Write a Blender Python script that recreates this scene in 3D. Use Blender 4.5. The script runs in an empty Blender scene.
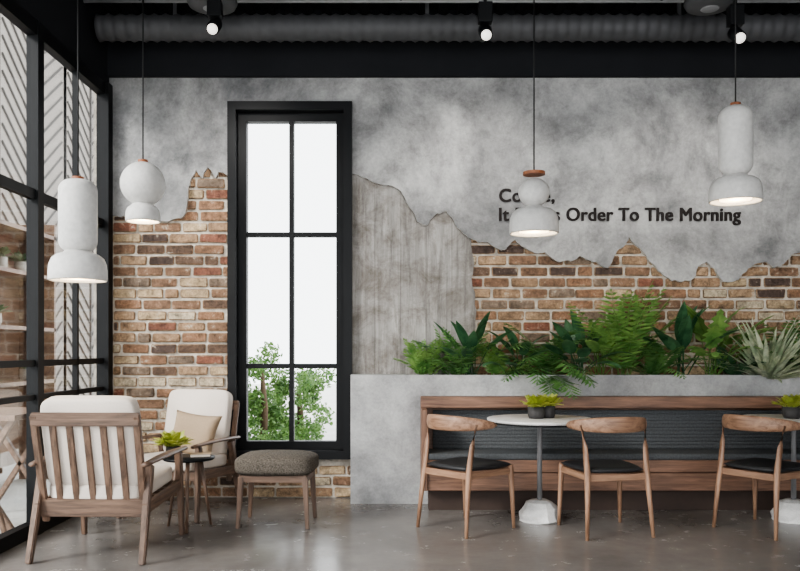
import bpy, bmesh, math, random
from mathutils import Vector, Matrix
random.seed(11)
R=random.random
def U(a,b): return a+(b-a)*random.random()
def lin(c):
    c=c/255.0
    return c/12.92 if c<=0.04045 else ((c+0.055)/1.055)**2.4
def S(r,g,b): return (lin(r),lin(g),lin(b),1)
scene=bpy.context.scene
try: scene.view_settings.look='AgX - Medium High Contrast'
except Exception as ex: print(ex)
F=800.0; CH=1.25; HY=350.0
def PX(px,Y): return (px-400)*Y/F
def PZ(py,Y): return CH+(HY-py)*Y/F
WY=6.8; LX=-2.45; RX=4.5; CEIL=4.1; Y0=-2.0

# ---------------------------------------------------------------- materials
def newmat(name):
    m=bpy.data.materials.new(name); m.use_nodes=True
    nt=m.node_tree; b=nt.nodes['Principled BSDF']
    return m,nt,b
def coords(nt,scale=(1,1,1)):
    tc=nt.nodes.new('ShaderNodeTexCoord'); mp=nt.nodes.new('ShaderNodeMapping')
    mp.inputs['Scale'].default_value=scale
    nt.links.new(tc.outputs['Object'],mp.inputs['Vector']); return mp.outputs['Vector']
def noise(nt,vec,scale,detail=6,rough=0.6,dist=0.0):
    n=nt.nodes.new('ShaderNodeTexNoise'); n.inputs['Scale'].default_value=scale
    n.inputs['Detail'].default_value=detail; n.inputs['Roughness'].default_value=rough
    n.inputs['Distortion'].default_value=dist
    nt.links.new(vec,n.inputs['Vector']); return n.outputs['Fac']
def ramp(nt,fac,stops):
    r=nt.nodes.new('ShaderNodeValToRGB'); e=r.color_ramp.elements
    while len(e)<len(stops): e.new(0.5)
    for i,(p,c) in enumerate(stops): e[i].position=p; e[i].color=c
    nt.links.new(fac,r.inputs['Fac']); return r.outputs['Color']
def mixc(nt,a,b,fac,mode='MIX'):
    m=nt.nodes.new('ShaderNodeMix'); m.data_type='RGBA'; m.blend_type=mode
    if isinstance(fac,float): m.inputs[0].default_value=fac
    else: nt.links.new(fac,m.inputs[0])
    for s,v in ((6,a),(7,b)):
        if isinstance(v,tuple): m.inputs[s].default_value=v
        else: nt.links.new(v,m.inputs[s])
    return m.outputs[2]
def bump(nt,b,h,strength=0.2,dist=0.01):
    bp=nt.nodes.new('ShaderNodeBump'); bp.inputs['Strength'].default_value=strength
    bp.inputs['Distance'].default_value=dist
    nt.links.new(h,bp.inputs['Height']); nt.links.new(bp.outputs['Normal'],b.inputs['Normal'])
def simple(name,c,rough=0.5,metal=0.0,var=0.12,scale=20,bstr=0.0,vs=(1,1,1),spec=.5):
    m,nt,b=newmat(name); v=coords(nt,vs); n=noise(nt,v,scale)
    d=tuple(x*(1-var) for x in c[:3])+(1,); l=tuple(min(1,x*(1+var)) for x in c[:3])+(1,)
    nt.links.new(ramp(nt,n,[(0.3,d),(0.7,l)]),b.inputs['Base Color'])
    b.inputs['Roughness'].default_value=rough; b.inputs['Metallic'].default_value=metal
    b.inputs['Specular IOR Level'].default_value=spec
    if bstr: bump(nt,b,n,bstr)
    return m
def wood(name,dark,light,axis='z',rough=0.45):
    m,nt,b=newmat(name)
    s={'x':(1.5,22,22),'y':(22,1.5,22),'z':(22,22,1.5)}[axis]
    v=coords(nt,s); n=noise(nt,v,1.6,8,0.65,0.6)
    c=ramp(nt,n,[(0.32,dark),(0.5,tuple((a+b_)/2 for a,b_ in zip(dark,light))),(0.68,light)])
    nt.links.new(c,b.inputs['Base Color']); b.inputs['Roughness'].default_value=rough
    bump(nt,b,n,0.15,0.004); return m
def emis(name,c,s):
    m,nt,b=newmat(name); b.inputs['Base Color'].default_value=c
    b.inputs['Emission Color'].default_value=c; b.inputs['Emission Strength'].default_value=s; return m

def concrete(name,d,mid,l,scale=0.9,streak=(1,1,1),rough=0.75,b_str=0.15,mul=0.55,lo=.55):
    m,nt,b=newmat(name); v=coords(nt,streak)
    n1=noise(nt,v,scale,12,0.7,0.3); n2=noise(nt,v,scale*4,12,0.78,0.3); n3=noise(nt,v,scale*38,5,0.7)
    c1=ramp(nt,n1,[(0.36,d),(0.5,mid),(0.64,l)])
    c2=ramp(nt,n2,[(0.37,(lo,lo,lo,1)),(0.49,(.84,.84,.84,1)),(0.6,(1,1,1,1))])
    c=mixc(nt,c1,c2,mul,'MULTIPLY')
    c3=ramp(nt,n3,[(0.3,(0.72,0.72,0.72,1)),(0.6,(1,1,1,1))])
    c=mixc(nt,c,c3,0.6,'MULTIPLY')
    nt.links.new(c,b.inputs['Base Color']); b.inputs['Roughness'].default_value=rough
    bump(nt,b,n2,b_str,0.02); return m
M={}
M['plaster']=concrete('concrete_plaster',S(116,116,117),S(160,159,158),S(198,197,195),1.0,mul=.85,b_str=.35)
M['planter']=concrete('planter_concrete',S(144,144,145),S(170,170,170),S(194,194,193),1.3,mul=.6,b_str=.2)
M['edge']=simple('plaster_edge',S(205,201,195),0.9,0,0.2,30)
def boardmat():
    m,nt,b=newmat('board_formed_concrete'); v=coords(nt,(10,1,0.7)); n=noise(nt,v,1.6,11,0.74,0.7)
    v2=coords(nt,(1,1,1)); n2=noise(nt,v2,4.0,9,0.78,.5)
    c=ramp(nt,n,[(0.32,S(104,101,98)),(0.46,S(146,143,139)),(0.6,S(168,165,161)),(0.72,S(192,189,185))])
    c2=ramp(nt,n2,[(0.38,S(168,158,149)),(0.58,(1,1,1,1))]); c=mixc(nt,c,c2,0.8,'MULTIPLY')
    sx=nt.nodes.new('ShaderNodeSeparateXYZ'); tc=nt.nodes.new('ShaderNodeTexCoord'); nt.links.new(tc.outputs['Object'],sx.inputs[0])
    mm=nt.nodes.new('ShaderNodeMath'); mm.operation='MULTIPLY'; mm.inputs[1].default_value=4.6; nt.links.new(sx.outputs[0],mm.inputs[0])
    fr=nt.nodes.new('ShaderNodeMath'); fr.operation='FRACT'; nt.links.new(mm.outputs[0],fr.inputs[0])
    j=ramp(nt,fr.outputs[0],[(0.0,(.45,.43,.42,1)),(0.06,(1,1,1,1))]); c=mixc(nt,c,j,0.6,'MULTIPLY')
    nt.links.new(c,b.inputs['Base Color']); b.inputs['Roughness'].default_value=0.85
    bump(nt,b,n,0.4,0.02); return m
M['board']=boardmat()
def floormat():
    m,nt,b=newmat('polished_concrete'); v=coords(nt)
    n1=noise(nt,v,0.8,9,0.65,0.5); n2=noise(nt,v,5,8,0.7)
    c=ramp(nt,n1,[(0.35,S(108,104,101)),(0.65,S(134,129,125))])
    c2=ramp(nt,n2,[(0.35,(0.82,0.82,0.82,1)),(0.6,(1,1,1,1))]); c=mixc(nt,c,c2,0.8,'MULTIPLY')
    nt.links.new(c,b.inputs['Base Color'])
    r=ramp(nt,n2,[(0.3,(0.17,0.17,0.17,1)),(0.7,(0.3,0.3,0.3,1))]); nt.links.new(r,b.inputs['Roughness'])
    b.inputs['Specular IOR Level'].default_value=.55
    bump(nt,b,n2,0.015,0.01); return m
M['floor']=floormat()
M['mortar']=simple('mortar',S(192,184,172),0.95,0,0.4,14,0.6)
bc=[(166,136,108),(140,110,88),(194,170,138),(112,90,75),(204,188,162),(154,118,92),(182,152,122),(92,76,68),(140,94,76),(134,116,100)]
def brickmat(i,c):
    m,nt,b=newmat('brick_tone_%d'%i); v=coords(nt); n=noise(nt,v,12,8,0.82); n2=noise(nt,v,45,5,0.75); n0=noise(nt,v,2.2,5,.7)
    k=ramp(nt,n,[(0.34,S(*[x*0.6 for x in c])),(0.5,S(*c)),(0.58,S(*[min(255,x*1.1) for x in c])),(0.66,S(210,200,182))])
    k2=ramp(nt,n2,[(0.3,(0.45,0.45,0.45,1)),(0.6,(1,1,1,1))]); k=mixc(nt,k,k2,0.75,'MULTIPLY')
    k3=ramp(nt,n0,[(0.38,(0.6,0.6,0.6,1)),(0.54,(1,1,1,1))]); k=mixc(nt,k,k3,0.6,'MULTIPLY')
    nt.links.new(k,b.inputs['Base Color']); b.inputs['Roughness'].default_value=0.9
    bump(nt,b,n2,0.9,0.018); return m
M['bricks']=[brickmat(i,c) for i,c in enumerate(bc)]
M['black']=simple('black_metal',S(17,18,20),0.5,0,0.1,10,spec=.25)
M['dark']=simple('dark_paint',S(36,37,40),0.9,0,0.1,3,spec=.2)
M['ceil']=simple('ceiling_black',S(28,28,30),0.9,0,0.1,3,spec=.2)
M['duct']=simple('duct_metal',S(78,78,80),0.6,0.2,0.1,6)
M['pipe']=simple('pipe_grey',S(140,140,142),0.5,0.2,0.1,6)
M['letter']=simple('letter_dark',S(42,37,36),0.7,0,0.05,5,spec=.2)
M['white']=simple('lamp_white',S(205,203,200),0.65,0,0.1,30,.05)
M['cord']=simple('cord_black',S(25,25,25),0.6,0,0.02,5)
M['lampwood']=wood('lamp_wood',S(110,62,40),S(165,105,70),'x')
M['glow']=emis('warm_bulb',(1,0.78,0.5,1),6)
M['spotface']=emis('spot_lens',(1,0.95,0.88,1),1.2)
for a in 'xyz':
    M['wal'+a]=wood('chair_walnut_'+a,S(106,77,59),S(172,137,112),a)
    M['arm'+a]=wood('armchair_wood_'+a,S(68,53,44),S(130,104,87),a)
    M['ben'+a]=wood('bench_wood_'+a,S(82,59,48),S(144,109,88),a,0.5)
M['cream']=simple('cream_fabric',S(214,204,194),0.95,0,0.05,120,0.15,spec=.2)
M['beige']=simple('beige_fabric',S(170,150,127),0.95,0,0.08,120,0.2,spec=.2)
M['greyfab']=simple('grey_fabric',S(90,84,77),0.95,0,0.65,110,0.6,spec=.2)
M['seat']=simple('seat_leather',S(40,40,42),0.5,0,0.15,60,0.05,spec=.4)
M['uphol']=simple('bench_upholstery',S(80,82,84),0.95,0,0.25,70,0.3,spec=.2)
M['marble']=concrete('white_marble',S(185,183,180),S(228,226,223),S(240,238,236),3.0,(1,1,1),0.3,0.0,.35)
M['pot']=simple('pot_dark',S(62,60,60),0.7,0,0.2,30,0.2)
M['potw']=simple('pot_light',S(190,186,178),0.7,0,0.1,30)
M['soil']=simple('soil',S(52,40,32),0.95,0,0.4,40,0.6)
def leafmat(name,c,c2,tr=0.3):
    m,nt,b=newmat(name); v=coords(nt); n=noise(nt,v,9,3)
    nt.links.new(ramp(nt,n,[(0.38,c),(0.62,c2)]),b.inputs['Base Color']); b.inputs['Roughness'].default_value=0.36
    t=nt.nodes.new('ShaderNodeBsdfTranslucent'); t.inputs['Color'].default_value=c2
    mx=nt.nodes.new('ShaderNodeMixShader'); mx.inputs[0].default_value=tr
    out=nt.nodes['Material Output']
    nt.links.new(b.outputs[0],mx.inputs[1]); nt.links.new(t.outputs[0],mx.inputs[2]); nt.links.new(mx.outputs[0],out.inputs[0]); return m
M['leaf1']=leafmat('fern_green',S(60,102,56),S(116,156,90))
M['leaf2']=leafmat('deep_green',S(36,74,52),S(86,126,88))
M['leaf3']=leafmat('bright_green',S(76,120,60),S(140,174,98))
M['leaf4']=leafmat('pale_green',S(130,152,122),S(226,229,206))
M['leaf5']=leafmat('yellow_green',S(150,165,70),S(210,212,120))
M['leaf6']=leafmat('tree_green',S(66,104,54),S(124,158,90),0.35)
M['leaf7']=leafmat('dusty_green',S(96,118,88),S(140,158,124))
M['trunk']=simple('bark',S(96,80,64),0.9,0,0.3,20,0.5)
M['extwall']=simple('exterior_render',S(158,151,145),0.9,0,0.05,3)
M['extgrd']=simple('exterior_paving',S(190,190,186),0.9,0,0.08,2)
M['groove']=simple('groove_grey',S(92,88,85),0.8,0,0.05,3)
M['extwood']=wood('outdoor_wood',S(100,80,68),S(142,116,98),'y')
m,nt,b=newmat('window_glass'); nt.nodes.remove(b)
tr=nt.nodes.new('ShaderNodeBsdfTransparent'); tr.inputs[0].default_value=(0.96,0.97,0.97,1)
gl=nt.nodes.new('ShaderNodeBsdfGlossy'); gl.inputs['Roughness'].default_value=0.02
lw=nt.nodes.new('ShaderNodeLayerWeight'); lw.inputs[0].default_value=.5
pw=nt.nodes.new('ShaderNodeMath'); pw.operation='POWER'; pw.inputs[1].default_value=3.0; nt.links.new(lw.outputs['Facing'],pw.inputs[0])
ml=nt.nodes.new('ShaderNodeMath'); ml.operation='MULTIPLY'; ml.inputs[1].default_value=.6; nt.links.new(pw.outputs[0],ml.inputs[0])
mx=nt.nodes.new('ShaderNodeMixShader'); nt.links.new(ml.outputs[0],mx.inputs[0]); nt.links.new(tr.outputs[0],mx.inputs[1]); nt.links.new(gl.outputs[0],mx.inputs[2])
nt.links.new(mx.outputs[0],nt.nodes['Material Output'].inputs[0]); M['glass']=m

# ---------------------------------------------------------------- helpers
def obj(name,bm,mat,parent=None,smooth=False,loc=(0,0,0),rot=(0,0,0)):
    bmesh.ops.recalc_face_normals(bm,faces=bm.faces[:])
    me=bpy.data.meshes.new(name); bm.to_mesh(me); bm.free()
    for mm in (mat if isinstance(mat,list) else [mat]): me.materials.append(mm)
    if smooth:
        for p in me.polygons: p.use_smooth=True
    o=bpy.data.objects.new(name,me); scene.collection.objects.link(o)
    o.location=loc; o.rotation_euler=rot
    if parent: o.parent=parent
    return o
def group(name,loc=(0,0,0),rz=0):
    e=bpy.data.objects.new(name,None); scene.collection.objects.link(e); e.location=loc; e.rotation_euler=(0,0,rz)
    e.empty_display_size=0.1; return e
def abox(bm,x0,x1,y0,y1,z0,z1,mi=0):
    vs=[bm.verts.new((x,y,z)) for x in (x0,x1) for y in (y0,y1) for z in (z0,z1)]
    for f in ((0,1,3,2),(4,6,7,5),(0,4,5,1),(2,3,7,6),(0,2,6,4),(1,5,7,3)):
        k=bm.faces.new([vs[i] for i in f]); k.material_index=mi
    return vs
def box(name,x0,x1,y0,y1,z0,z1,mat,parent=None,bev=0.0,seg=2,smooth=False,loc=(0,0,0),rot=(0,0,0)):
    bm=bmesh.new(); abox(bm,x0,x1,y0,y1,z0,z1)
    if bev: bmesh.ops.bevel(bm,geom=bm.edges[:],offset=bev,segments=seg,affect='EDGES',profile=0.5)
    return obj(name,bm,mat,parent,smooth or (bev>0 and seg>2),loc,rot)
def cushion(name,w,d,t,mat,parent,loc,rot=(0,0,0),puff=.015,n=16,e=7):
    bm=bmesh.new(); bmesh.ops.create_cube(bm,size=2.0)
    bmesh.ops.subdivide_edges(bm,edges=bm.edges[:],cuts=n,use_grid_fill=True)
    for v in bm.verts:
        x,y,z=v.co; L=(abs(x)**e+abs(y)**e+abs(z)**e)**(1/e)
        x,y,z=x/L,y/L,z/L
        cr=(1-abs(x)**2.5)*(1-abs(y)**2.5)
        v.co=(x*w,y*d,z*(t+puff*cr))
    return obj(name,bm,mat,parent,True,loc,rot)
def lathe_bm(bm,prof,seg=32,c=(0,0,0)):
    rings=[]
    for r,z in prof:
        if r<1e-5: rings.append([bm.verts.new((c[0],c[1],c[2]+z))])
        else: rings.append([bm.verts.new((c[0]+r*math.cos(2*math.pi*i/seg),c[1]+r*math.sin(2*math.pi*i/seg),c[2]+z)) for i in range(seg)])
    for a,b in zip(rings,rings[1:]):
        for i in range(seg):
            j=(i+1)%seg
            if len(a)==1 and len(b)==1: continue
            if len(a)==1: bm.faces.new((a[0],b[i],b[j]))
            elif len(b)==1: bm.faces.new((a[i],a[j],b[0]))
            else: bm.faces.new((a[i],a[j],b[j],b[i]))
def lathe(name,prof,mat,parent=None,seg=32,c=(0,0,0),smooth=True,**k):
    bm=bmesh.new(); lathe_bm(bm,prof,seg,c); return obj(name,bm,mat,parent,smooth,**k)
def sweep_bm(bm,pts,rad,seg=10,up=Vector((0,0,1)),cap=True):
    pts=[Vector(p) for p in pts]; rings=[]
    for i,p in enumerate(pts):
        t=(pts[min(i+1,len(pts)-1)]-pts[max(i-1,0)]).normalized()
        u=up
        if abs(t.dot(u))>0.98: u=Vector((0,1,0))
        s=t.cross(u).normalized(); w=s.cross(t).normalized()
        a,b=rad[i] if isinstance(rad[i],tuple) else (rad[i],rad[i])
        rings.append([bm.verts.new(p+s*a*math.cos(2*math.pi*k/seg)+w*b*math.sin(2*math.pi*k/seg)) for k in range(seg)])
    for a,b in zip(rings,rings[1:]):
        for k in range(seg):
            j=(k+1)%seg; bm.faces.new((a[k],a[j],b[j],b[k]))
    if cap: bm.faces.new(rings[0][::-1]); bm.faces.new(rings[-1])
def sweep(name,pts,rad,mat,parent=None,seg=12,**k):
    bm=bmesh.new(); sweep_bm(bm,pts,rad,seg,**k); return obj(name,bm,mat,parent,True)
def bar(name,p0,p1,a,b,mat,parent=None,bev=0.004,a1=None,b1=None):
    p0=Vector(p0);p1=Vector(p1); t=(p1-p0).normalized()
    s=Vector((1,0,0)); 
    if abs(t.x)>0.8: s=Vector((0,1,0))
    s=(s-t*s.dot(t)).normalized(); w=t.cross(s)
    a1=a if a1 is None else a1; b1=b if b1 is None else b1
    bm=bmesh.new(); vs=[]
    for p,aa,bb in ((p0,a,b),(p1,a1,b1)):
        for i,j in ((-1,-1),(1,-1),(1,1),(-1,1)): vs.append(bm.verts.new(p+s*aa*i+w*bb*j))
    for f in ((3,2,1,0),(4,5,6,7),(0,1,5,4),(1,2,6,5),(2,3,7,6),(3,0,4,7)): bm.faces.new([vs[i] for i in f])
    if bev: bmesh.ops.bevel(bm,geom=bm.edges[:],offset=bev,segments=2,affect='EDGES')
    return obj(name,bm,mat,parent)
def pillow(name,w,h,t,mat,parent=None,n=14,loc=(0,0,0),rot=(0,0,0),sq=0.1):
    bm=bmesh.new(); g={}
    for s in (1,-1):
        for i in range(n+1):
            for j in range(n+1):
                u=-1+2*i/n; v=-1+2*j/n
                e=(i in(0,n) or j in(0,n))
                if e and s==-1: g[s,i,j]=g[1,i,j]; continue
                th=t*math.sqrt(max(0,(1-u**4)*(1-v**4)))*s
                x=u*w*(1-sq*(1-v*v)*abs(u)); z=v*h*(1-sq*(1-u*u)*abs(v))
                g[s,i,j]=bm.verts.new((x,th,z))
    for s in (1,-1):
        for i in range(n):
            for j in range(n): 
                q=[g[s,i,j],g[s,i+1,j],g[s,i+1,j+1],g[s,i,j+1]]
                bm.faces.new(q if s==-1 else q[::-1])
    return obj(name,bm,mat,parent,True,loc,rot)

# ---------------------------------------------------------------- shell
box('floor',LX,RX,Y0,WY,-0.1,0,M['floor'])
bm=bmesh.new(); abox(bm,LX,RX,Y0,WY+0.2,CEIL,CEIL+0.12)
x=LX+0.05
while x<RX: abox(bm,x,x+0.07,Y0,WY,CEIL-0.05,CEIL); x+=0.16
for y in (2.0,4.0,5.9): abox(bm,LX,RX,y,y+0.06,CEIL-0.16,CEIL)
obj('ceiling',bm,M['ceil'])
box('wall_right',RX,RX+0.15,Y0,WY+0.2,0,CEIL,M['plaster'])
wx0,wx1=PX(228,6.72),PX(352,6.72); wz0,wz1=PZ(459,6.72),PZ(101,6.69)
bm=bmesh.new(); yb0,yb1=6.79,7.0
abox(bm,LX-0.15,wx0,yb0,yb1,0,CEIL); abox(bm,wx1,RX,yb0,yb1,0,CEIL)
abox(bm,wx0,wx1,yb0,yb1,0,wz0); abox(bm,wx0,wx1,yb0,yb1,wz1,CEIL)
wall=obj('wall_back',bm,M['mortar'])
def jag(pts,it=3,ax=0):
    for k in range(it):
        out=[pts[0]]
        for a,b in zip(pts,pts[1:]):
            L=math.hypot(b[0]-a[0],b[1]-a[1])
            if L>2.5: out.append(((a[0]+b[0])/2+U(-1,1)*L*.08,(a[1]+b[1])/2+U(-1,1)*L*.15))
            out.append(b)
        pts=out
    sgn=1 if pts[-1][ax]>pts[0][ax] else -1; res=[pts[0]]
    for p in pts[1:]:
        q=list(p)
        if (q[ax]-res[-1][ax])*sgn<0.15: q[ax]=res[-1][ax]+0.15*sgn
        res.append(tuple(q))
    return res
def slab(name,line,lim,yf,yb,mat,ax=0):
    bm=bmesh.new(); D=6.75
    def P(px,py,y): return (PX(px,D),y,PZ(py,D))
    rows=[]
    for p in line:
        q=(p[0],lim) if ax==0 else (lim,p[1])
        rows.append([bm.verts.new(P(q[0],q[1],yf)),bm.verts.new(P(p[0],p[1],yf)),bm.verts.new(P(p[0],p[1],yb)),bm.verts.new(P(q[0],q[1],yb))])
    for a,b in zip(rows,rows[1:]):
        bm.faces.new((a[0],a[1],b[1],b[0]))
        k=bm.faces.new((a[1],a[2],b[2],b[1])); k.material_index=1
    for r_ in (rows[0],rows[-1]): bm.faces.new(r_)
    return obj(name,bm,[mat,M['edge']],wall)
l=jag([(107,219),(135,215),(150,219),(170,221),(184,216),(188,198),(196,170),(203,178),(208,167),(216,178),(219,172),(228,176)])
slab('plaster_left',l,76,6.74,6.79,M['plaster'])
slab('plaster_over_window',[(228,102),(352,102)],76,6.74,6.79,M['plaster'])
r=jag([(352,174),(366,178),(380,184),(396,188),(404,196),(410,208),(418,222),(427,226),(436,214),(446,211),(458,228),(468,238),(473,240),(488,242),(505,250),(515,240),(528,250),(545,252),(560,262),(580,256),(596,262),(608,268),(618,250),(629,237),(640,248),(650,262),(660,272),(672,281),(690,281),(698,266),(706,262),(716,272),(724,282),(738,280),(748,268),(765,262),(774,268),(785,262),(800,252),(860,262),(940,250)])
slab('plaster_right',r,76,6.74,6.79,M['plaster'])
bl=jag([(476,165),(474,260),(475,300),(473,340),(474,400)],3,1)
slab('board_formed_panel',bl,352,6.762,6.79,M['board'],1)
# bricks
bm=bmesh.new(); ph=0.0935; row=0; z=0.0
def brick(x0,x1,z0,z1):
    d=6.775+U(-0.010,0.004); vs=abox(bm,x0,x1,d,6.792,z0,z1,random.choice([0,0,1,1,2,2,3,4,5,5,6,6,7,8,9]))
    for v in vs:
        v.co.x+=U(-.005,.005); v.co.z+=U(-.005,.005)
        if v.co.y<6.785: v.co.y+=U(-.005,.004)
while z<3.1:
    for (xa,xb,za,zb) in ((LX+0.02,PX(352,6.76),0,3.05),(PX(470,6.75),RX-0.02,0.9,2.4)):
        if z<za or z>zb: continue
        x=xa-U(0.0,0.05)-(0.12 if row%2 else 0)
        while x<xb:
            L=U(0.205,0.245); 
            if R()<0.1: L*=0.5
            a,b_=max(x,xa),min(x+L,xb)
            zc=z+ph/2
            segs=[(a,b_)]
            if wz0-0.03<zc<wz1+0.03:
                segs=[]
                if a<wx0: segs.append((a,min(b_,wx0)))
                if b_>wx1: segs.append((max(a,wx1),b_))
            for s0,s1 in segs:
                if s1-s0>0.03: brick(s0,s1,z+0.008,z+ph-0.011)
            x+=L+U(0.013,0.022)
    z+=ph; row+=1
bmesh.ops.bevel(bm,geom=bm.edges[:],offset=0.007,segments=2,affect='EDGES')
obj('brickwork',bm,M['bricks'],wall)
box('trim_1',LX,RX,6.70,6.80,PZ(77,6.72),CEIL,M['dark'])

# window back
g=group('window_1')
bm=bmesh.new()
def frame(bm,x0,x1,z0,z1,w,y0,y1):
    abox(bm,x0,x0+w,y0,y1,z0,z1);abox(bm,x1-w,x1,y0,y1,z0,z1);abox(bm,x0+w,x1-w,y0,y1,z0,z0+w);abox(bm,x0+w,x1-w,y0,y1,z1-w,z1)
frame(bm,wx0,wx1,wz0,wz1,0.07,6.69,6.96)
frame(bm,wx0+0.07,wx1-0.07,wz0+0.07,wz1-0.07,0.07,6.80,6.88)
xc=(wx0+wx1)/2; abox(bm,xc-0.02,xc+0.02,6.81,6.87,wz0+0.1,wz1-0.1)
for py in (235,366):
    zc=PZ(py,6.84); abox(bm,wx0+0.1,wx1-0.1,6.815,6.865,zc-0.02,zc+0.02)
obj('frame',bm,M['black'],g)
box('glass',wx0+0.1,wx1-0.1,6.838,6.842,wz0+0.1,wz1-0.1,M['glass'],g)

# left glazed wall
g=group('window_2'); bm=bmesh.new()
x0,x1=LX-0.07,LX
TZ=3.375
abox(bm,x0,x1,Y0,6.79,0,0.09)
for zc,h in ((2.30,0.035),(1.16,0.022),(0.93,0.018)): abox(bm,x0+0.02,x1-0.01,Y0,6.7,zc-h,zc+h)
abox(bm,x0,x1,Y0,6.79,TZ,TZ+0.1)
for y,h in ((-1.0,.05),(0.6,.05),(2.2,.05),(3.8,.05),(5.44,0.045)): abox(bm,x0,x1+0.01,y-h,y+h,0,TZ+0.1)
abox(bm,x0+0.02,x1-0.01,6.10,6.13,0.05,TZ)
abox(bm,x0,x1+0.03,6.64,6.74,0,TZ+0.1)
obj('frame',bm,M['black'],g)
box('glass',LX-0.042,LX-0.038,Y0,6.7,0.05,TZ,M['glass'],g)
box('wall_left',LX-0.15,LX,Y0,6.79,TZ+0.1,CEIL,M['dark'])

# ---------------------------------------------------------------- ceiling services
g=group('ventilation_duct')
n=230; xa,xb=PX(98,6.35)+0.01,RX-0.02; zc=PZ(28,6.35)
pts=[];rad=[]
for i in range(n+1):
    pts.append((xa+(xb-xa)*i/n,6.35,zc)); rad.append(0.096+(0.013 if i%3==0 else 0))
sweep('duct',pts,rad,M['duct'],g,24)
for x in (-1.8,0.2,2.2,4.0): box('strap',x,x+0.03,6.34,6.36,zc+0.09,CEIL-0.02,M['duct'],g)
g=group('ceiling_pipe')
for y,z_,rr in ((6.15,3.93,.012),(6.05,3.98,.02)):
    sweep('pipe',[(LX+.02,y,z_),(RX-.02,y,z_)],[rr,rr],M['pipe'],g,10)
for x in (-2.0,0,2.0,4.0): box('hanger',x,x+.015,6.04,6.16,3.93,CEIL-0.02,M['black'],g)
for px in (220,697):
    X=PX(px,6.0); g=group('ceiling_speaker',(X,5.75,0))
    zb=PZ(9,5.75)
    lathe('dome',[(0,zb),(0.11,zb),(0.165,zb+.02),(0.18,zb+.05),(0.17,zb+.09),(0.05,zb+.12),(0.03,CEIL-.02),(0,CEIL-.02)],M['duct'],g,32)
    lathe('ring',[(0.0,zb-.004),(0.06,zb-.004),(0.065,zb),(0,zb)],M['pipe'],g,24)
for px,py in ((213,28),(486,34),(739,37)):
    Y=5.6; X=PX(px,Y); Z=PZ(py,Y); g=group('track_spotlight',(X,Y,Z))
    ax=Vector((0,-0.8,-0.6)).normalized()
    sweep('housing',[ax*0.02,-ax*.10,-ax*.14],[.045,.048,.03],M['black'],g,20)
    sweep('lens',[ax*.02,ax*.03],[.036,.036],M['spotface'],g,20)
    sweep('stem',[(0,.06,.04),(0,.06,CEIL-Z-.02)],[.012,.012],M['black'],g,8)
    box('mount',-.05,.05,.02,.10,.10,.24,M['black'],g,.005)
    L=bpy.data.lights.new('spot_lamp','SPOT'); L.energy=75; L.spot_size=math.radians(95); L.spot_blend=1; L.color=(1,.97,.92); L.shadow_soft_size=.06
    lo=bpy.data.objects.new('spot_lamp',L); scene.collection.objects.link(lo); lo.parent=g; lo.location=(0,.0,-.10)
    d=Vector((0,1.1,-1.0)); lo.rotation_euler=d.to_track_quat('-Z','Y').to_euler()

# ---------------------------------------------------------------- sign lettering
g=group('wall_lettering')
def text(s,px0,px1,base,h):
    c=bpy.data.curves.new('t','FONT'); c.body=s; c.size=1; c.extrude=0.05; c.offset=0.0; c.space_character=1.06
    o=bpy.data.objects.new('t',c); scene.collection.objects.link(o)
    bpy.context.view_layer.update(); dg=bpy.context.evaluated_depsgraph_get()
    for q in (0,1,2,3):
        me=bpy.data.meshes.new_from_object(o.evaluated_get(dg))
        xs=[v.co.x for v in me.vertices]; x0,x1=min(xs),max(xs)
        D=6.74; X0,X1=PX(px0,D),PX(px1,D)-.012; zb=PZ(base,D); hs=h*D/F/0.70
        for v in me.vertices:
            x,y,z=v.co; v.co=((x-x0)/(x1-x0)*(X1-X0)+X0+(q%2)*.007, 6.733-z*0.14-q*.0002, zb+y*hs+(q//2)*.003)
        me.materials.clear(); me.materials.append(M['letter'])
        k=bpy.data.objects.new('lettering',me); scene.collection.objects.link(k); k.parent=g
    bpy.data.objects.remove(o)
text('Coffee,',499,555,202,13); text('It Brings Order To The Morning',499,741,221,13)

# ---------------------------------------------------------------- pendants
def pendant(px,Y,prof,shade,wood_px,bottom):
    s=Y/F; g=group('pendant_lamp',(PX(px,Y),Y,0))
    def cv(p): return [(r*s,PZ(y,Y)) for r,y in p]
    lathe('body',cv(prof),M['white'],g,40)
    lathe('shade',cv(shade),M['white'],g,48)
    r,y0,y1=wood_px
    lathe('wood_cap',cv([(0,y0),(r,y0),(r,y1),(0,y1)]),M['lampwood'],g,24,smooth=False)
    zt=PZ(y0,Y); sweep('cord',[(0,0,zt-.01),(0,0,CEIL-.02)],[.005,.005],M['cord'],g,6)
    R_=shade[6][0]*s
    lathe('bulb',[(0,PZ(bottom-2,Y)),(.6*R_,PZ(bottom-2,Y)),(.6*R_,PZ(bottom-5,Y)),(0,PZ(bottom-5,Y))],M['glow'],g,24)
    L=bpy.data.lights.new('bulb_light','POINT'); L.energy=4; L.color=(1,.8,.55); L.shadow_soft_size=.05
    lo=bpy.data.objects.new('bulb_light',L); scene.collection.objects.link(lo); lo.parent=g; lo.location=(0,0,PZ(bottom+4,Y))
def capsule(r,y0,y1,c,n=8):
    out=[(0,y0)]
    for i in range(n+1):
        a=math.pi/2*i/n; out.append((r-c+c*math.sin(a),y0+c-c*math.cos(a)))
    for i in range(n+1):
        a=math.pi/2*i/n; out.append((r-c+c*math.cos(a),y1-c+c*math.sin(a)))
    return out+[(0,y1)]
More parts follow.
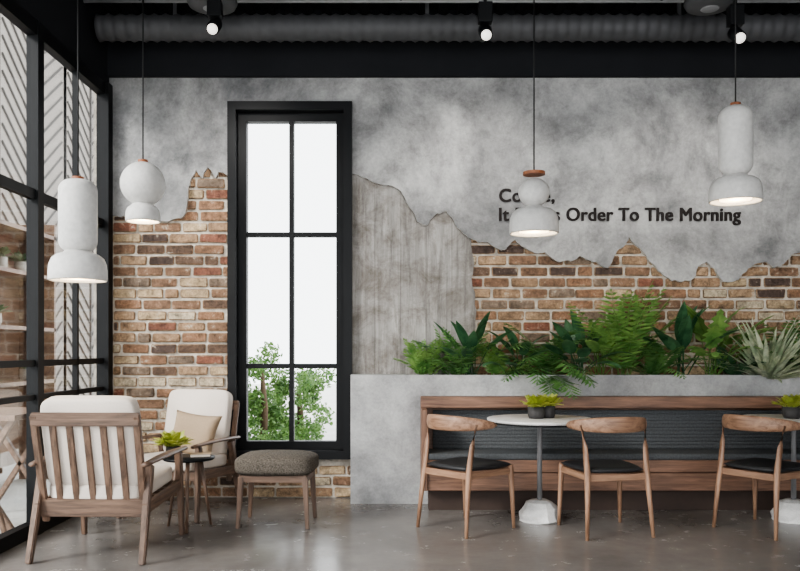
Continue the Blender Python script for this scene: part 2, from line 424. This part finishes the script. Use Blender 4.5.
def dome(r,y0,y1,neck):
    h=y1-y0; return [(0,y0),(neck,y0),(neck+1,y0+h*.06),(r*.72,y0+h*.13),(r*.88,y0+h*.25),(r*.97,y0+h*.45),(r,y0+h*.7),(r,y1-1),(r-1,y1),(r-2.5,y1-1),(r-3.5,y1-4),(r*.8,y0+h*.5),(r*.5,y0+h*.36),(0,y0+h*.32)]
def ball(r,y0,y1,n=16):
    return [(r*math.sin(math.pi*i/n) if 0<i<n else 0,(y0+y1)/2-(y1-y0)/2*math.cos(math.pi*i/n)) for i in range(n+1)]
pendant(78,4.8,capsule(18.5,180,252,11),dome(28,251,281,13),(6,177,182),281)
pendant(143,5.6,ball(22,162,206),dome(17,204,222,10),(5,160,164),222)
pendant(534,5.5,ball(15.5,178,207),dome(24.5,206,234,8),(11,172,175),234)
pendant(735.5,5.2,capsule(16.5,106,176,12),dome(25.5,175,202,11),(5,103,108),202)

# ---------------------------------------------------------------- planter + bench
PT=1.047; px0=-.402
g=group('concrete_planter')
bm=bmesh.new()
abox(bm,px0,RX-.005,6.5,6.56,0,PT); abox(bm,px0,px0+.45,6.56,6.735,0,PT)
abox(bm,px0,RX-.005,6.725,6.738,.9,PT-.005)
obj('body',bm,M['planter'],g)
box('soil',px0+.45,RX-.005,6.56,6.725,.8,PT-.04,M['soil'],g)
g=group('banquette_bench')
bx0,bx1=PX(421,6.3),RX-.02
box('top_rail',bx0,bx1,6.34,6.495,PZ(408,6.34),PZ(397,6.34),M['benx'],g,.004)
box('side_panel',bx0,bx0+.045,6.12,6.495,.17,PZ(408,6.34),M['benz'],g,.004)
box('side_panel',bx1-.045,bx1,6.12,6.495,.17,PZ(408,6.34),M['benz'],g,.004)
box('front_panel_upper',bx0+.045,bx1-.045,6.14,6.17,.31,.405,M['benx'],g,.003)
box('front_panel_lower',bx0+.045,bx1-.045,6.14,6.17,.17,.305,M['benx'],g,.003)
box('plinth',bx0+.06,bx1-.06,6.25,6.48,0,.2,simple('plinth_brown',S(62,48,41),.7),g)
box('back_board',bx0+.045,bx1-.045,6.46,6.495,.2,.8,M['benx'],g)
box('seat_cushion',bx0+.05,bx1-.05,6.13,6.45,.405,.455,M['uphol'],g,.015,3)
bm=bmesh.new(); z=.457; abox(bm,bx0+.1,bx1-.1,6.42,6.455,.457,.765)
while z<.75:
    sweep_bm(bm,[(bx0+.1,6.424,z+.014),(bx1-.1,6.424,z+.014)],[(.010,.0165)]*2,12); z+=.028
obj('back_cushion',bm,M['uphol'],g,True)

# ---------------------------------------------------------------- plants
def path(base,az,el,L,droop,n):
    p=Vector(base); out=[p.copy()]; h=Vector((math.cos(az),math.sin(az),0))
    for i in range(n):
        e=el-droop*(i/n)**1.3
        p=p+(h*math.cos(e)+Vector((0,0,math.sin(e))))*(L/n); out.append(p.copy())
    return out,h
def frond(bm,base,az,el,L,droop,ll,n=16,w=.011,ang=.55,start=.2):
    pts,h=path(base,az,el,L,droop,n); side=Vector((-h.y,h.x,0))
    sweep_bm(bm,pts,[.0035*(1-.7*i/n)+.0008 for i in range(n+1)],4)
    for i in range(int(n*start),n+1):
        t=i/n; u=(t-start)/(1-start); le=ll*(max(0.0,math.sin(math.pi*max(0.0,min(1,u*.82+.18))))**.7)+.01
        f=(pts[min(i+1,n)]-pts[max(i-1,0)]).normalized(); nrm=side.cross(f)
        for s in (1,-1):
            d=(side*s*math.cos(ang)+f*math.sin(ang)+nrm*U(-.05,.25)-Vector((0,0,.12))).normalized()
            a=pts[i]; tip=a+d*le; mid=a+d*le*.4; ww=f*w*U(.8,1.1)
            vs=[bm.verts.new(a),bm.verts.new(mid+ww),bm.verts.new(tip),bm.verts.new(mid-ww)]
            bm.faces.new(vs)
def leaf(bm,base,az,el,stem,L,W,droop,n=8,fold=.25,wave=0):
    pts,h=path(base,az,el,stem,.25,4)
    if stem>0.01: sweep_bm(bm,pts,[.004]*5,4)
    e=el-.3
    pts,h=path(pts[-1],az,e,L,droop,n); side=Vector((-h.y,h.x,0)); rows=[]
    for i,p in enumerate(pts):
        t=i/n; w=W*(math.sin(math.pi*t**.75)**.8 if 0<t<1 else 0.0)+.0008
        if wave: w*=1+wave*(1 if i%2 else -1)
        f=(pts[min(i+1,n)]-pts[max(i-1,0)]).normalized(); nr=side.cross(f)
        rows.append([bm.verts.new(p+side*w+nr*w*fold),bm.verts.new(p),bm.verts.new(p-side*w+nr*w*fold)])
    for a,b in zip(rows,rows[1:]):
        bm.faces.new((a[0],a[1],b[1],b[0])); bm.faces.new((a[1],a[2],b[2],b[1]))
def plant(name,px,kind,h,spread,mat,cnt,Y=6.63,**k):
    X=PX(px,Y); base=Vector((X,Y,PT-.05)); bm=bmesh.new()
    for i in range(cnt):
        az=U(0,2*math.pi); 
        if R()<.68: az=U(math.pi*1.0,math.pi*2.0)
        q=i/cnt; el=math.radians(90-56*q*spread+U(-8,8)); L=h*U(.85,1.15)
        b0=base+Vector((U(-.05,.05),U(-.03,.03),0))
        if kind=='fern': frond(bm,b0,az,el,L,U(.4,1.6)*spread,k.get('ll',.08),int(k.get('nn',16)),k.get('w',.013),k.get('ang',.5))
        elif kind=='broad': leaf(bm,b0,az,el,L*.5,L*.6,k.get('W',.045),U(.5,1.5)*spread,wave=k.get('wave',0),n=10)
        elif kind=='spike': leaf(bm,b0,az,el,.0,L,k.get('W',.014),U(.1,.6)*spread,fold=.4)
    for v in bm.verts:
        if v.co.y>6.722: v.co.y=6.722-(v.co.y-6.722)*.15
        if 6.49<v.co.y and v.co.z<PT-.045: v.co.z=PT-.045
        if v.co.z<.87 and v.co.y>6.3: v.co.z=.87
        v.co-=base
    return obj(name,bm,mat,None,False,loc=base)
plant('fern_plant',426,'fern',.36,.7,M['leaf3'],13,ll=.08)
plant('fern_plant',456,'fern',.46,.85,M['leaf1'],14,ll=.10)
plant('broadleaf_plant',472,'broad',.50,.8,M['leaf2'],15,W=.045)
plant('fern_plant',496,'fern',.40,1.05,M['leaf3'],12,ll=.09)
plant('broadleaf_plant',516,'broad',.46,1.0,M['leaf2'],13,W=.045)
plant('palm_plant',548,'fern',.56,1.35,M['leaf1'],18,ll=.15,w=.014,nn=16)
plant('broadleaf_plant',578,'broad',.52,1.0,M['leaf2'],16,W=.055)
plant('broadleaf_plant',600,'broad',.54,.8,M['leaf3'],14,W=.05)
plant('palm_plant',624,'fern',.76,.5,M['leaf3'],14,ll=.16,w=.016,nn=18)
plant('fern_plant',654,'fern',.42,1.0,M['leaf1'],12,ll=.10)
plant('broadleaf_plant',682,'broad',.58,.65,M['leaf2'],15,W=.05)
plant('philodendron_plant',712,'broad',.58,.95,M['leaf3'],18,W=.065,wave=.35)
plant('fern_plant',736,'fern',.36,1.1,M['leaf2'],10,ll=.08)
plant('yucca_plant',768,'spike',.54,1.05,M['leaf4'],110,W=.021,Y=6.58)
plant('fern_plant',799,'fern',.52,.8,M['leaf1'],12,ll=.12)
plant('broadleaf_plant',826,'broad',.5,1.0,M['leaf2'],13,W=.055)
plant('fern_plant',857,'fern',.46,1.0,M['leaf1'],12,ll=.1)

# ---------------------------------------------------------------- dining tables
def small_pot(name,loc,r,h,leafm,lh,n=40,pm='pot'):
    g=group(name,loc)
    lathe('pot',[(0,0),(r*.85,0),(r,h*.3),(r,h),(r*.88,h),(r*.86,h*.85),(0,h*.85)],M[pm],g,24)
    bm=bmesh.new()
    for i in range(n):
        a=U(0,6.28); rr=U(0,r*.7)
        leaf(bm,(rr*math.cos(a),rr*math.sin(a),h*.84),a,math.radians(U(35,88)),lh*.35,lh*.65,lh*.2,.8,5)
    obj('leaves',bm,leafm,g)
    return g
def table(X,Y):
    g=group('bistro_table',(X,Y,0)); r=.385; H=.75
    lathe('top',[(0,H-.022),(r-.01,H-.022),(r,H-.014),(r,H-.004),(r-.006,H),(0,H)],M['marble'],g,64)
    lathe('top_ring',[(0,H-.032),(r-.01,H-.032),(r-.01,H-.022),(0,H-.022)],M['black'],g,48)
    lathe('stem',[(0,.13),(.019,.13),(.017,.69),(.05,.715),(.05,.72),(0,.72)],M['pipe'],g,20)
    bm=bmesh.new(); lathe_bm(bm,[(0,0),(.15,0),(.158,.012),(.152,.05),(.128,.10),(.10,.135),(.06,.152),(0,.155)],14)
    for v in bm.verts:
        if v.co.z>.001: v.co.x*=1+.10*math.sin(7*v.co.z*9+v.co.x*20); v.co.y*=1+.08*math.sin(v.co.x*25)
    obj('marble_base',bm,M['marble'],g,False)
    small_pot('potted_succulent',(X-.03,Y-.03,H),.062,.085,M['leaf5'],.12,50)
    small_pot('potted_succulent',(X+.065,Y+.03,H),.055,.09,M['leaf5'],.12,50)
table(PX(538,5.95),5.88); table(PX(789,5.95),5.88)

# ---------------------------------------------------------------- dining chairs
def dining_chair(A,B):
    A=Vector(A);B=Vector(B); d=(B-A).normalized(); face=Vector((-d.y,d.x))
    c=(A+B)/2+face*.23; rz=math.atan2(face.y,face.x)-math.pi/2
    g=group('dining_chair',(c.x,c.y,0),rz)
    pts=[];rad=[];n=28
    for i in range(n+1):
        t=-1+2*i/n; a=t*math.radians(98)
        x=.265*math.sin(a); y=-.02-.24*math.cos(a)
        z=.755-.018*abs(t)**2
        k=1-abs(t)**2.2
        pts.append((x,y,z)); hh=.016+.038*k; th=.016-.003*k
        if abs(t)>.93: hh*=.6; th*=.7
        rad.append((th,hh))
    sweep('backrest',pts,rad,M['walx'],g,14)
    for i,s in enumerate((-1,1)):
        sweep('rear_leg_%d'%i,[(s*.235,-.25,0),(s*.222,-.225,.25),(s*.212,-.20,.44),(s*.218,-.175,.60),(s*.228,-.145,.745)],[.012,.017,.021,.017,.015],M['walz'],g,14)
        sweep('front_leg_%d'%i,[(s*.235,.235,0),(s*.228,.225,.22),(s*.222,.215,.42),(s*.22,.213,.445)],[.011,.017,.021,.02],M['walz'],g,14)
        bar('side_rail_%d'%i,(s*.213,-.20,.405),(s*.222,.215,.405),.011,.022,M['waly'],g)
    bar('front_rail',(-.222,.215,.405),(.222,.215,.405),.011,.022,M['walx'],g)
    bar('rear_rail',(-.213,-.20,.40),(.213,-.20,.40),.011,.022,M['walx'],g)
    bm=bmesh.new(); NU=14
    def out(u,v):
        w=.235+.02*v; x=u*w*math.sqrt(1-.22*v*v*.9); y=.01+v*.24*math.sqrt(1-.22*u*u); return x,y
    G={}
    for s in (1,-1):
        for i in range(NU+1):
            for j in range(NU+1):
                u=-1+2*i/NU; v=-1+2*j/NU; e=i in(0,NU) or j in(0,NU)
                if e and s==-1: G[s,i,j]=G[1,i,j]; continue
                x,y=out(u,v)
                z=.447+ (s*.022*((1-u**8)*(1-v**8))**.5) + (-.010*(1-u*u)*(1-v*v) if s==1 else 0)
                G[s,i,j]=bm.verts.new((x,y,z))
    for s in (1,-1):
        for i in range(NU):
            for j in range(NU):
                q=[G[s,i,j],G[s,i+1,j],G[s,i+1,j+1],G[s,i,j+1]]; bm.faces.new(q if s==1 else q[::-1])
    obj('seat',bm,M['seat'],g,True)
def fl(px,py): Y=1000.0/(py-350); return (PX(px,Y),Y)
dining_chair(fl(421,527),fl(467,538))
dining_chair(fl(588,540),fl(650,537))
dining_chair(fl(716,527),fl(777,540))

# ---------------------------------------------------------------- armchairs
def armchair(loc,rz,name='armchair',sc=1.0):
    g=group(name,loc,rz); A=M; g.scale=(sc,sc,sc)
    for i,s in enumerate((-1,1)):
        bar('rear_leg_%d'%i,(s*.335,-.40,0),(s*.325,-.24,.56),.018,.020,A['armz'],g,.006,.022,.03)
        bar('front_leg_%d'%i,(s*.335,.36,0),(s*.325,.31,.57),.016,.018,A['armz'],g,.006,.022,.028)
        pts=[];rad=[]
        for k in range(13):
            t=k/12; pts.append((s*(.335+.015*math.sin(math.pi*t)),-.36+.78*t,.575+.018*math.sin(math.pi*t*.9)-.0)); rad.append((.022+.018*math.sin(math.pi*min(1,t*1.05)),.014))
        sweep('armrest_%d'%i,pts,rad,A['army'],g,14)
        bar('side_rail_%d'%i,(s*.325,-.33,.31),(s*.325,.33,.35),.014,.035,A['army'],g)
        bar('back_post_%d'%i,(s*.30,-.25,.22),(s*.305,-.405,.87),.022,.014,A['armz'],g,.006)
    def bp(z): t=(z-.22)/.65; return -.25-.155*t
    bar('back_top_rail',(-.325,bp(.845),.845),(.325,bp(.845),.845),.014,.040,A['armx'],g,.008)
    bar('back_bottom_rail',(-.325,bp(.31)-.012,.31),(.325,bp(.31)-.012,.31),.014,.055,A['armx'],g,.008)
    bar('front_rail',(-.325,.31,.34),(.325,.31,.34),.014,.035,A['armx'],g,.006)
    for k in range(5):
        x=-.2+.1*k; bar('slat_%d'%k,(x,bp(.34),.34),(x,bp(.83),.83),.020,.007,A['armz'],g,.003)
    for k in range(4): bar('seat_slat_%d'%k,(-.32,-.15+.13*k,.335),(.32,-.15+.13*k,.335),.02,.008,A['armx'],g,.003)
    cushion('seat_cushion',.30,.325,.055,A['cream'],g,(0,.03,.415),(math.radians(3),0,0))
    cushion('back_cushion',.285,.28,.055,A['cream'],g,(0,-.285,.70),(math.radians(90+13.4),0,0),e=9)
    return g
armchair((-1.82,5.06,0),math.radians(-2))
AX=PX(181,6.2)
armchair((AX,6.2,0),math.radians(180-14),sc=.95)
pillow('throw_pillow',.20,.175,.06,M['beige'],None,loc=(AX+.11,6.15,.60),rot=(math.radians(-20),math.radians(6),math.radians(-16)))

# side table + items
tx,ty=PX(188,5.60),5.62
g=group('side_table',(tx,ty,0)); H=.50
lathe('top',[(0,H-.02),(.17,H-.02),(.18,H-.012),(.18,H),(0,H)],M['black'],g,40)
for k in range(3):
    a=math.radians(-90+120*k+10); sweep('leg_%d'%k,[(.17*math.cos(a),.17*math.sin(a),0),(.09*math.cos(a),.09*math.sin(a),H-.02)],[.010,.015],M['armz'],g,10)
small_pot('potted_plant',(tx-.10,ty-.03,H),.05,.08,M['leaf5'],.14,50)
g=group('book',(tx+.08,ty,H),.3); box('cover',-.07,.07,-.05,.05,0,.006,M['greyfab'],g); box('pages',-.066,.066,-.047,.047,.006,.02,M['cream'],g); box('cover_top',-.07,.07,-.05,.05,.02,.025,M['beige'],g)

# ottoman
g=group('ottoman',(PX(277,5.75),5.78,0),math.radians(-2))
for i,(sx,sy) in enumerate(((-1,-1),(1,-1),(-1,1),(1,1))):
    bar('leg_%d'%i,(sx*.245,sy*.19,0),(sx*.225,sy*.17,.36),.013,.013,M['armz'],g,.004,.020,.018)
for s in (-1,1):
    bar('long_rail',(-.24,s*.17,.345),(.24,s*.17,.345),.012,.025,M['armx'],g); bar('short_rail',(s*.228,-.17,.345),(s*.228,.17,.345),.012,.025,M['army'],g)
cushion('cushion',.285,.23,.065,M['greyfab'],g,(0,0,.435),puff=.02,e=5)

# ---------------------------------------------------------------- outside
box('ground_outside',-12,10,WY+.2,30,-.12,-.02,M['extgrd'])
box('ground_terrace',-12,LX-.15,-6,WY+.2,-.12,-.02,M['extgrd'])
g=group('exterior_wall')
EX=-4.3
box('panel',EX-.2,EX,5.5,13,-.02,5.2,M['extwall'],g)
bm=bmesh.new()
for cy,wd_ in ((9.4,.85),(11.1,.85)):
    for (za,zb) in ((.3,1.9),(2.2,4.8)):
        z=za
        while z<zb:
            for s in (-1,1):
                p0=Vector((EX+.008,cy+s*.03,z)); p1=Vector((EX+.008,cy+s*wd_*.9,z+.55))
                sweep_bm(bm,[p0,p1],[(.012,.016)]*2,4)
            z+=.19
    abox(bm,EX,EX+.02,cy-.02,cy+.02,0,5)
    abox(bm,EX,EX+.02,cy+wd_-.02,cy+wd_+.02,0,5); abox(bm,EX,EX+.02,cy-wd_-.02,cy-wd_+.02,0,5)
obj('chevron_relief',bm,M['groove'],g)
g=group('outdoor_shelf',(-3.6,7.3,-.02))
for z in (.95,1.45,1.95,2.35): box('shelf',-.15,.2,-.6,.6,z,z+.035,M['extwood'],g)
for y in (-.6,.57): box('upright',-.15,.2,y,y+.03,0,2.5,M['extwood'],g)
box('back',-.18,-.15,-.6,.6,.3,2.5,M['extwood'],g)
for y,z in ((-.3,1.485),(.2,1.985),(.3,.985),(-.2,1.985)):
    p=small_pot('potted_plant',(-3.55,7.3+y,z-.02),.06,.11,M['leaf7'],.13,26,'potw')
g=group('outdoor_table',(-2.95,5.9,-.02))
box('top',-.3,.3,-.4,.4,.78,.82,M['extwood'],g,.004)
for s in (-1,1):
    bar('leg_a',(-.25,s*.32,0),(.25,s*.32,.78),.02,.02,M['extwood'],g); bar('leg_b',(.25,s*.32,0),(-.25,s*.32,.78),.02,.02,M['extwood'],g)
g=group('outdoor_stool',(-2.85,5.2,-.02))
box('seat',-.18,.18,-.18,.18,.44,.48,M['extwood'],g,.006)
for sx in (-1,1):
    for sy in (-1,1): bar('leg',(sx*.2,sy*.18,0),(sx*.12,sy*.12,.44),.015,.015,M['extwood'],g)
def tree(X,Y,H,rr,n,z0):
    g=group('garden_tree',(X,Y,-.02)); 
    sweep('trunk',[(0,0,0),(.03,0,H*.5),(0,0,H*.85)],[.05,.04,.02],M['trunk'],g,8)
    bm=bmesh.new(); cl=[(U(-rr,rr)*.8,U(-rr,rr)*.8,U(z0,H)) for _ in range(30)]
    for i in range(n):
        c=random.choice(cl); v=Vector((random.gauss(0,1),random.gauss(0,1),random.gauss(0,1))).normalized()*rr*.36*U(.4,1)
        p=Vector(c)+v; a=Vector((U(-1,1),U(-1,1),U(-1,1))).normalized(); b_=a.orthogonal().normalized(); s=U(.02,.035)
        bm.faces.new([bm.verts.new(p-a*s),bm.verts.new(p+b_*s*.5),bm.verts.new(p+a*s),bm.verts.new(p-b_*s*.5)])
    obj('foliage',bm,M['leaf6'],g)
tree(PX(262,9.0),9.0,1.22,.42,5600,.1)
tree(PX(298,9.6),9.6,0.95,.42,4600,.1)

# ---------------------------------------------------------------- light
w=bpy.data.worlds.new('overcast_sky'); scene.world=w; w.use_nodes=True
bg=w.node_tree.nodes['Background']; bg.inputs[0].default_value=(.96,.98,1,1); bg.inputs[1].default_value=4.2
L=bpy.data.lights.new('sun','SUN'); L.energy=5.0; L.angle=math.radians(18); L.color=(1,.97,.93)
o=bpy.data.objects.new('sun',L); scene.collection.objects.link(o); o.rotation_euler=Vector((.8,.62,-.6)).to_track_quat('-Z','Y').to_euler()

cam=bpy.data.cameras.new('camera'); co=bpy.data.objects.new('camera',cam); scene.collection.objects.link(co)
co.location=(0,0,CH); co.rotation_euler=(math.pi/2,0,0); cam.lens=36; cam.sensor_width=36; cam.shift_y=(HY-285.5)/800
scene.camera=co
